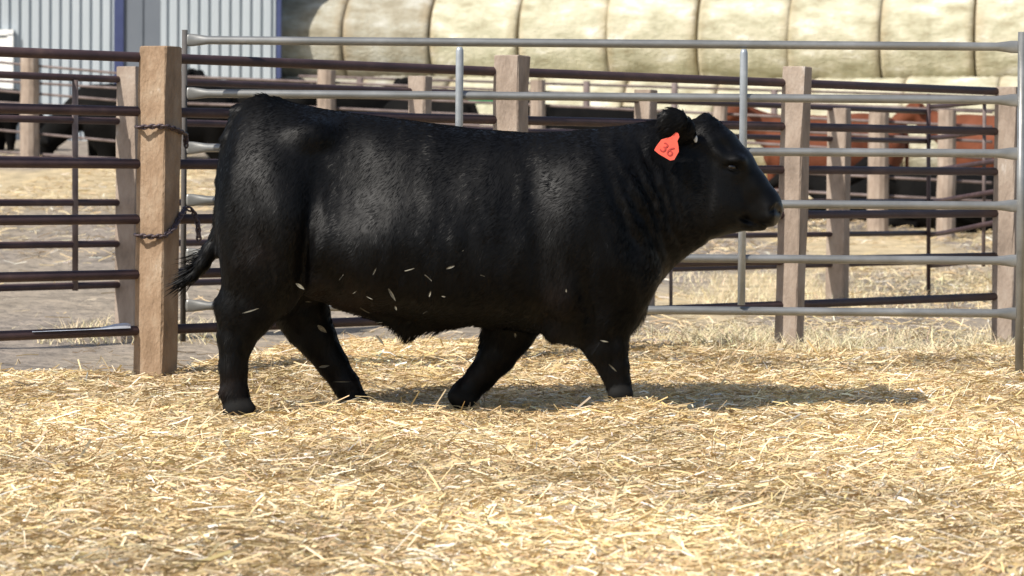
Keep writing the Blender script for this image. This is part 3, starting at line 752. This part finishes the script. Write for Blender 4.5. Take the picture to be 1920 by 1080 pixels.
# sagging panel closing the corner on the right
p0 = W(1745, 545, FPX / 231)
fd = thing('corner_fence', 'sagging brown pipe fence whose rails climb towards the right-hand post', 'fence', (p0[0], p0[1], 0))
fo = np.array(fd.location)
for a, b in ((200, 186), (259, 241), (319, 298), (378, 355), (440, 412), (498, 483)):
    rail_line([(1744, a, FPX / 230.5), (1770, a - (a - b) * .12, FPX / 234), (1890, b, FPX / 262)], .0195, M['rust'], fd, fo)
m = MB(); m.tube([W(1846, 178, FPX / 250), W(1844, 500, FPX / 250)], .014, n=8); m.build('brace', M['rust2'], fd, fo, smooth=True)
m = MB(); m.tube([W(1884, 170, FPX / 262), W(1876, 560, FPX / 262)], .03, n=8); m.build('end_post', M['wood2'], fd, fo, smooth=True)

# third fence, far, with round weathered posts
def sE(px): return 130 + .0155 * px
def ground_z(px, D): 
    x = (px - 960) / FPX * D; return float(terrain(x, D))
p0 = W(610, 300, FPX / sE(610))
fe = thing('pipe_fence', 'far thin-railed fence with round pale posts in front of the standing cattle', 'fence', (p0[0], p0[1], ground_z(610, FPX / sE(610))))
fo = np.array(fe.location)
for px, top, r_ in ((56, 104, .135), (612, 131, .125), (1008, 150, .10), (1352, 180, .09), (1648, 205, .125), (1776, 206, .11)):
    D = FPX / sE(px); gz_ = ground_z(px, D) - .2; t = W(px, top, D)
    m = MB(); zz = np.linspace(gz_, t[2], 8)
    m.tube([(t[0] + rng.normal(0, .004), D, z) for z in zz], [r_ * (1.06 - .08 * i / 7) for i in range(8)], n=12)
    m.v = [(x, y, z) for x, y, z in m.v]; m.build('post', M['wood2'], fe, fo, smooth=False)
for a, b in ((110, 222), (124, 250), (153, 285), (172, 312), (247, 350), (285, 384)):
    pass
for (y0, y250, y700, y1900) in ((117, 140, 158, 212), (152, 167, 182, 240), (170, 191, 205, 268), (192, 206, 222, 300), (244, 268, 282, 345), (285, 300, 318, 380)):
    rail_line([(px, np.interp(px, [-250, 0, 250, 700, 1900], [2 * y0 - y250, y0, y250, y700, y1900]), FPX / sE(px) + .14) for px in (-250, 0, 250, 612, 1008, 1352, 1648, 1860)], .018, M['rust2'], fe, fo, n=8)
# farthest fence in front of the bales
ff = thing('pipe_fence', 'farthest two-rail brown fence standing against the hay bales', 'fence', (1.2, 52, ground_z(1100, 52)))
fo = np.array(ff.location)
for (a, b) in ((156, 180), (178, 205)):
    rail_line([(px, a + (b - a) * (px - 1000) / 800, 52) for px in (560, 800, 1010, 1100, 1265, 1450, 1640, 1880)], .022, M['rust2'], ff, fo, n=8)
for px, top in ((675, 145), (1100, 152), (1265, 155), (1452, 168), (1682, 215)):
    t = W(px, top, 52); m = MB(); m.tube([(t[0], 52, ground_z(px, 52) - .2), tuple(t)], .055, n=8); m.build('post', M['rust2'], ff, fo, smooth=True)

# ------------------------------------------------------------------ chains on the first post
def chain(path, label, mt):
    P = np.asarray(path, float)
    seg = np.linalg.norm(np.diff(P, axis=0), axis=1); tl = np.concatenate([[0], np.cumsum(seg)])
    n = int(tl[-1] / .0185); m = MB()
    at = lambda t: np.array([np.interp(t, tl, P[:, i]) for i in range(3)])
    for i in range(n):
        c, a = at((i + .5) * tl[-1] / n), at((i + 1) * tl[-1] / n) - at(i * tl[-1] / n)
        a /= np.linalg.norm(a); up = np.cross(a, [0, 1.0, .3] if i % 2 else [.2, .3, 1.0]); up /= np.linalg.norm(up)
        ring = [c + a * .0155 * math.cos(q) + up * .0095 * math.sin(q) for q in np.linspace(0, 2 * math.pi, 13)]
        m.tube(ring, .0052, n=6, caps=False)
    o = m.build('chain', mt, None, P[0], smooth=True)
    return tag(o, label, 'chain', 'chains tying the gate to the post')
DP = FPX / sA(300)
chain([W(264, 236, DP + .05), W(257, 238, DP - .02), W(259, 239, DP - .10), W(290, 237, DP - .105), W(312, 237, DP - .105), W(330, 242, DP - .05), W(345, 250, DP + .03), W(348, 252, DP + .12), W(349, 275, DP + .13)],
      'upper chain looped round the brown timber post, gate tied to its right', M['chain'])
chain([W(262, 437, DP + .05), W(255, 440, DP - .02), W(257, 442, DP - .10), W(285, 444, DP - .105), W(308, 443, DP - .10), W(326, 428, DP - .04), W(340, 402, DP + .02), W(349, 389, DP + .1), W(362, 395, DP + .1), (W(371, 420, DP + .1)), W(373, 450, DP + .1)],
      'lower chain hanging slack from the brown timber post beside the tail', M['chain'])

# plastic on the bottom rail and a board on the ground
m = MB(); V = []; Fs = []
nx_, ny_ = 26, 9
for i in range(nx_):
    for j in range(ny_):
        px = 60 + i * 7.4; f = lambda p: 630 - 75 * p / 1890
        h_ = (2 + 10 * sstep(.6, 1, i / (nx_ - 1)) * (1 - .6 * sstep(.93, 1, i / (nx_ - 1)))) * (1 - (2 * j / (ny_ - 1) - 1) ** 2)
        p = W(px, f(px) - 5 - h_ * (1 + .5 * vn(i * .6, j * .6, 4)), FPX / sA(px) + .02 + .07 * (j / (ny_ - 1))); V.append(p)
for i in range(nx_ - 1):
    for j in range(ny_ - 1): Fs.append((i * ny_ + j, (i + 1) * ny_ + j, (i + 1) * ny_ + j + 1, i * ny_ + j + 1))
m.add(V, Fs); o = m.build('plastic_sheet', M['plastic'], None, V[0], smooth=True)
tag(o, 'crumpled pale plastic film caught on the bottom rail left of the brown post', 'plastic')
m = MB(); c = W(1655, 652, 17.6); m.box((c[0], 17.6, float(max(terrain(c[0], 17.6), straw_h(c[0], 17.6))) + .02), (.26, .09, .04), .12, ch=.008, rings=2, jit=.004)
o = m.build('board', M['board'], None, (c[0], 17.6, 0)); tag(o, 'short bleached board lying in the dry grass under the gate', 'board')

# ------------------------------------------------------------------ the metal shed
BD = 56.0; sB = FPX / BD
xr = float(W(522, 200, BD)[0]); xl = -16.0; zb_ = 1.3; zt_ = 8.2
shed = thing('metal_shed', 'big pale ribbed-metal shed with blue corner trim, left of the hay bales', 'shed', (xr, BD, zb_))
so_ = np.array(shed.location)
def ribs(x0, x1, y, z0, z1, along='x', pitch=.176):
    m = MB(); xs_ = []; L = abs(x1 - x0); n_ = int(round(L / pitch)); p_ = L / n_
    prof = []
    for i in range(n_):
        a = i * p_
        prof += [(a, 0), (a + p_ * .55, 0), (a + p_ * .62, .045), (a + p_ * .93, .045)]
    prof.append((L, 0)); V = []
    for u, dpt in prof:
        for z in (z0, z1):
            V.append((x0 + u, y + dpt, z) if along == 'x' else (y - dpt, x0 + u, z))
    m.add(V, [(2 * i, 2 * i + 2, 2 * i + 3, 2 * i + 1) for i in range(len(prof) - 1)]); return m
xa, xb = float(W(232, 100, BD)[0]), float(W(301, 100, BD)[0])
xt = float(W(214, 100, BD)[0])
ribs(xl, xt, BD, zb_ - .5, zt_).build('wall', M['sheet'], shed, so_)
ribs(xb, xr - .06, BD, zb_ - .5, zt_).build('wall', M['sheet'], shed, so_)
ribs(BD, BD + 9, xr - .01, zb_ - .5, zt_, 'y').build('wall', M['sheet'], shed, so_)
m = MB(); m.box(((xa + xb) / 2, BD + .03, (zb_ - .4 + 5.5) / 2), (xb - xa - .01, .05, 5.9 - zb_)); m.box(((xa + xb) / 2, BD - .003, 3.0), (.02, .03, 4.0)); m.build('door', M['greypanel'], shed, so_)
m = MB(); m.box(((xt + xa) / 2, BD + .0, (zb_ - .4 + 5.55) / 2), (xa - xt, .09, 5.95 - zb_)); m.build('door_trim', M['blue'], shed, so_)
m = MB(); m.box((xr, BD + .02, (zb_ - .5 + zt_) / 2), (.085, .12, zt_ - zb_ + .5)); m.build('corner_trim', M['blue'], shed, so_)
m = MB(); m.box(((xa + xb) / 2 - .08, BD + .02, 6.9), (xb - xt, .05, 2.6)); m.build('header', M['sheet'], shed, so_)
m = MB()
m.add([(xl - .2, BD - .35, zt_ - .05), (xr + .04, BD - .05, zt_ - .05), (xr + .04, BD + 5, zt_ + 1.2), (xl - .2, BD + 5, zt_ + 1.2), (xr + .04, BD + 10, zt_ - .05), (xl - .2, BD + 10, zt_ - .05)], [(0, 1, 2, 3), (3, 2, 4, 5)])
m.add([(xr, BD, zt_), (xr, BD + 9, zt_), (xr, BD + 5, zt_ + 1.1)], [(0, 1, 2)]); m.build('roof', M['sheet'], shed, so_)
# white entrance door with frame
xd0, xd1 = float(W(-74, 100, BD)[0]), float(W(21, 100, BD)[0]); zd = float(W(20, 70, BD)[2])
m = MB(); m.box(((xd0 + xd1) / 2, BD - .05, (zb_ + zd) / 2), (xd1 - xd0 - .1, .05, zd - zb_)); d_ = m.build('door', M['white'], shed, so_)
m = MB(); m.tube([(xd0 + .12, BD - .08, 2.3), (xd0 + .12, BD - .13, 2.3), (xd0 + .22, BD - .13, 2.3)], .012, n=8); m.build('handle', M['galv'], d_, so_)
m = MB()
for x_ in (xd0, xd1): m.box((x_, BD - .06, (zb_ + zd + .05) / 2), (.10, .10, zd - zb_ + .05))
m.box(((xd0 + xd1) / 2, BD - .06, zd + .08), (xd1 - xd0 + .1, .1, .1)); m.build('door_frame', M['white'], d_, so_)

# ------------------------------------------------------------------ hay bales
def bale_mesh(seed, Rr=.93, Lg=1.585):
    r = np.random.default_rng(seed); na, nl = 72, 22
    prof = [(-.5, .0), (-.5, .55), (-.497, .86)] + [(-.485 + .97 * i / nl, 1 - .007 * math.exp(-((min(i, nl - i)) / .9) ** 2)) for i in range(nl + 1)] + [(.497, .86), (.5, .55), (.5, 0)]
    V = []; 
    for (u, rr) in prof:
        for k in range(na):
            a = 2 * math.pi * k / na
            nz = .022 * fbm(np.array(u * 5 + seed), np.array(a * 2.2), seed % 40, 4) + .010 * math.sin(u * 60 + seed)
            q = Rr * rr * (1 + nz + .018 * math.sin(2 * a + seed)) * (1 - .03 * max(0, -math.sin(a)))
            V.append((u * Lg, q * math.cos(a), q * math.sin(a)))
    n = len(prof)
    Fq = [(i * na + k, i * na + (k + 1) % na, (i + 1) * na + (k + 1) % na, (i + 1) * na + k) for i in range(n - 1) for k in range(na)]
    return np.array(V), np.array(Fq)
protos = []
for s_ in range(4):
    V, Fq = bale_mesh(s_ * 7 + 1); protos.append((V, Fq))
TH = math.radians(14)
ORD = ['first', 'second', 'third', 'fourth', 'fifth', 'sixth', 'seventh', 'eighth', 'ninth', 'tenth', 'eleventh', 'twelfth']
meshes = {}
GRP = 'round hay bales stacked in two rows beside the shed'
def row(z0, dy, xoff, rowname, n0, n1):
    cnt = 0
    for i in range(n0, n1):
        t = (i + .5) * 1.575 + xoff
        x = xr + .03 + t * math.cos(TH); y = BD + .55 + dy - t * math.sin(TH)
        k = (i * 3 + (0 if rowname == 'upper' else 1)) % 4
        if k not in meshes:
            o = mesh_arr('round_bale', *protos[k], M['bale']); meshes[k] = o
        else:
            o = meshes[k].copy(); C.objects.link(o)
        o.material_slots[0].link = 'OBJECT'; o.material_slots[0].material = M['oldbale'] if i < 2 else M['bale']
        o.location = (x, y, z0 + rng.normal(0, .012)); o.rotation_euler = (i * 1.3 + k, rng.normal(0, .012), -TH + rng.normal(0, .012))
        tag(o, f'{"greyish weathered" if i < 2 else "pale sunlit"} round hay bale in the {rowname} row, {ORD[cnt]} along from the shed', 'bale', GRP); cnt += 1
row(1.72, 0.0, 0.0, 'lower', 0, 9)
row(1.72 + 1.61, .93, -.25, 'upper', 0, 9)

# ------------------------------------------------------------------ background cattle
def cow_mesh(kind):
    f = Field((-1.25, -.5, -.1), (1.45, .5, 1.75), .026)
    if kind == 'lying': z = -.56
    else: z = 0
    xs_ = np.array([-1.02, -.95, -.8, -.5, -.1, .3, .5, .62]); T = np.array([1.05, 1.24, 1.33, 1.34, 1.30, 1.32, 1.30, 1.22]) + z
    Bt = np.array([.8, .66, .60, .54, .48, .50, .58, .75]) + z; Wd = np.array([.14, .22, .27, .32, .36, .30, .25, .18])
    if kind == 'lying': Wd = Wd * 1.15; Bt = np.maximum(Bt, -.03)
    f.loft(xs_, T, Bt, Wd, 0.0)
    if kind != 'lying':
        for sg in (-1, 1):
            dx = .06 * sg
            f.chain([(-.80, .17 * sg, .95, .19), (-.84 + dx, .17 * sg, .62, .10), (-.90 + dx, .17 * sg, .50, .065), (-.84 + dx, .17 * sg, .2, .048), (-.82 + dx, .17 * sg, .05, .055), (-.79 + dx, .17 * sg, 0.0, .06)], lf=.8)
            f.chain([(.42, .17 * sg, .85, .17), (.42 - dx, .17 * sg, .5, .085), (.42 - dx, .16 * sg, .38, .06), (.42 - dx, .16 * sg, .08, .045), (.45 - dx, .16 * sg, 0.0, .06)], lf=.8)
    else:
        for sg in (-1, 1):
            f.chain([(-.75, .22 * sg, .3, .2), (-.30, .42 * sg, .12, .11), (-.55, .45 * sg, .05, .06), (-.2, .46 * sg, .03, .05)])
            f.chain([(.45, .2 * sg, .3, .15), (.72, .2 * sg, .10, .08), (.45, .26 * sg, .04, .05)])
    if kind == 'grazing':
        hd = [(.55, 0, 1.10, .2), (.85, 0, .85, .16), (1.02, 0, .68, .13)]; A = np.array([1.05, 0, .62]); Bm = np.array([1.20, 0, .22])
    else:
        hd = [(.5, 0, 1.08 + z, .22), (.78, 0, 1.22 + z, .16), (.92, 0, 1.34 + z, .12)]; A = np.array([.96, 0, 1.36 + z]); Bm = np.array([1.32, 0, 1.12 + z])
    f.chain(hd, lf=.8)
    f.chain([(*A, .125), (*(A * .5 + Bm * .5), .10), (*Bm, .075)], lf=.95, k=.03)
    n_ = np.array([-(Bm - A)[2], 0, (Bm - A)[0]]); n_ /= np.linalg.norm(n_)
    for sg in (-1, 1):
        e0 = A + n_ * .03 - (Bm - A) * .12 + np.array([0, .10 * sg, 0])
        f.chain([(*e0, .03), (*(e0 + np.array([-.03, .10 * sg, .0])), .055), (*(e0 + np.array([-.05, .19 * sg, -.02])), .025)], k=.015)
    f.chain([(-.98, 0, 1.22 + z, .05), (-1.08, 0, 1.05 + z, .03), (-1.08, 0, .6 + max(z, -.4), .025), (-1.06, 0, .45 + max(z, -.4), .045)], k=.02)
    return surface_nets(f.d, f.lo, f.h)
CM = {k: cow_mesh(k) for k in ('standing', 'grazing', 'lying')}
CP = {}
def cow(kind, px, D, yaw, red, label, sc=1.0, lift=0.0):
    x = (px - 960) / FPX * D
    key = (kind, red)
    if key not in CP:
        o = mesh_arr('cow', *CM[kind], M['bgred' if red else 'bgblack']); CP[key] = o
        e = None
    else:
        o = CP[key].copy(); C.objects.link(o)
    o.location = (x, D, ground_z(px, D) - .02 + lift); o.rotation_euler = (0, 0, yaw); o.scale = (sc,) * 3
    tag(o, label, 'cow', ('red' if red else 'black') + ' cattle in the far pens')
    return o
PI = math.pi
c1 = cow('grazing', 262, 48.5, PI + .15, 0, 'black cow with lowered head and pale ear tag, in front of the shed door', 1.38, -.66)
cow('grazing', -40, 51, .25, 0, 'black cow partly out of view at the left edge, below the white door', 1.0, -.3)
cow('standing', 470, 50, PI - .3, 0, 'black cow standing behind the rump of the bull, before the blue shed corner', 1.06, -.15)
cow('standing', 660, 50.5, .5, 0, 'black cow standing behind the back of the bull, right of the shed corner', .98)
cow('grazing', 790, 49, PI - .6, 0, 'black cow partly hidden by the bright gate brace left of the middle post', .95)
cow('standing', 1105, 46, PI + .25, 0, 'black cow just right of the middle timber post, seen over the neck of the bull', 1.04, .06)
cow('standing', 1530, 43, PI + .12, 1, 'rust-red cow standing behind the timber posts ahead of the bull', 1.14, -.08)
cow('standing', 1850, 46, PI - .2, 1, 'rust-red cow at the far right, standing behind lying black cattle', 1.1, -.05)
cow('lying', 1770, 41, PI + .1, 0, 'black cow lying below the red cow at the far right', 1.02)
cow('lying', 1600, 42.5, PI - .2, 0, 'black cow lying between the two timber posts ahead of the bull', .85)
cow('lying', 1905, 40, .1, 0, 'black cow lying partly hidden by the last post on the right', .95)
# small white ear tag on the first cow
m = MB(); t = W(93, 240, 48.3); m.box(tuple(t), (.07, .008, .08), .1, ch=.012); o = m.build('ear_tag', M['silver'], c1)
o.matrix_parent_inverse = Matrix.LocRotScale(c1.location, c1.rotation_euler, c1.scale).inverted()

# green cattle feeder
fx = W(770, 240, 53); gz0 = ground_z(770, 53)
fr = thing('feed_rack', 'green pipe feed rack standing among the black cows before the bales', 'feeder', (fx[0], 53, gz0)); fo = np.array(fr.location)
zt2 = float(W(800, 186, 53)[2])
for yy_ in (0, .9):
    m = MB(); m.box((fx[0] + .3, 53 + yy_, zt2), (3.0, .07, .11), 0, ch=.012); m.build('top_rail', M['green'], fr, fo)
    for i in range(5):
        m = MB(); m.tube([(fx[0] - 1.1 + i * .7, 53 + yy_, gz0 - .05), (fx[0] - 1.1 + i * .7, 53 + yy_, zt2)], .028, n=8); m.build('bar', M['green'], fr, fo, smooth=True)
m = MB(); m.box((fx[0] + .3, 53.45, gz0 + .45), (3.0, .8, .35), 0, ch=.03); m.build('trough', M['green'], fr, fo)
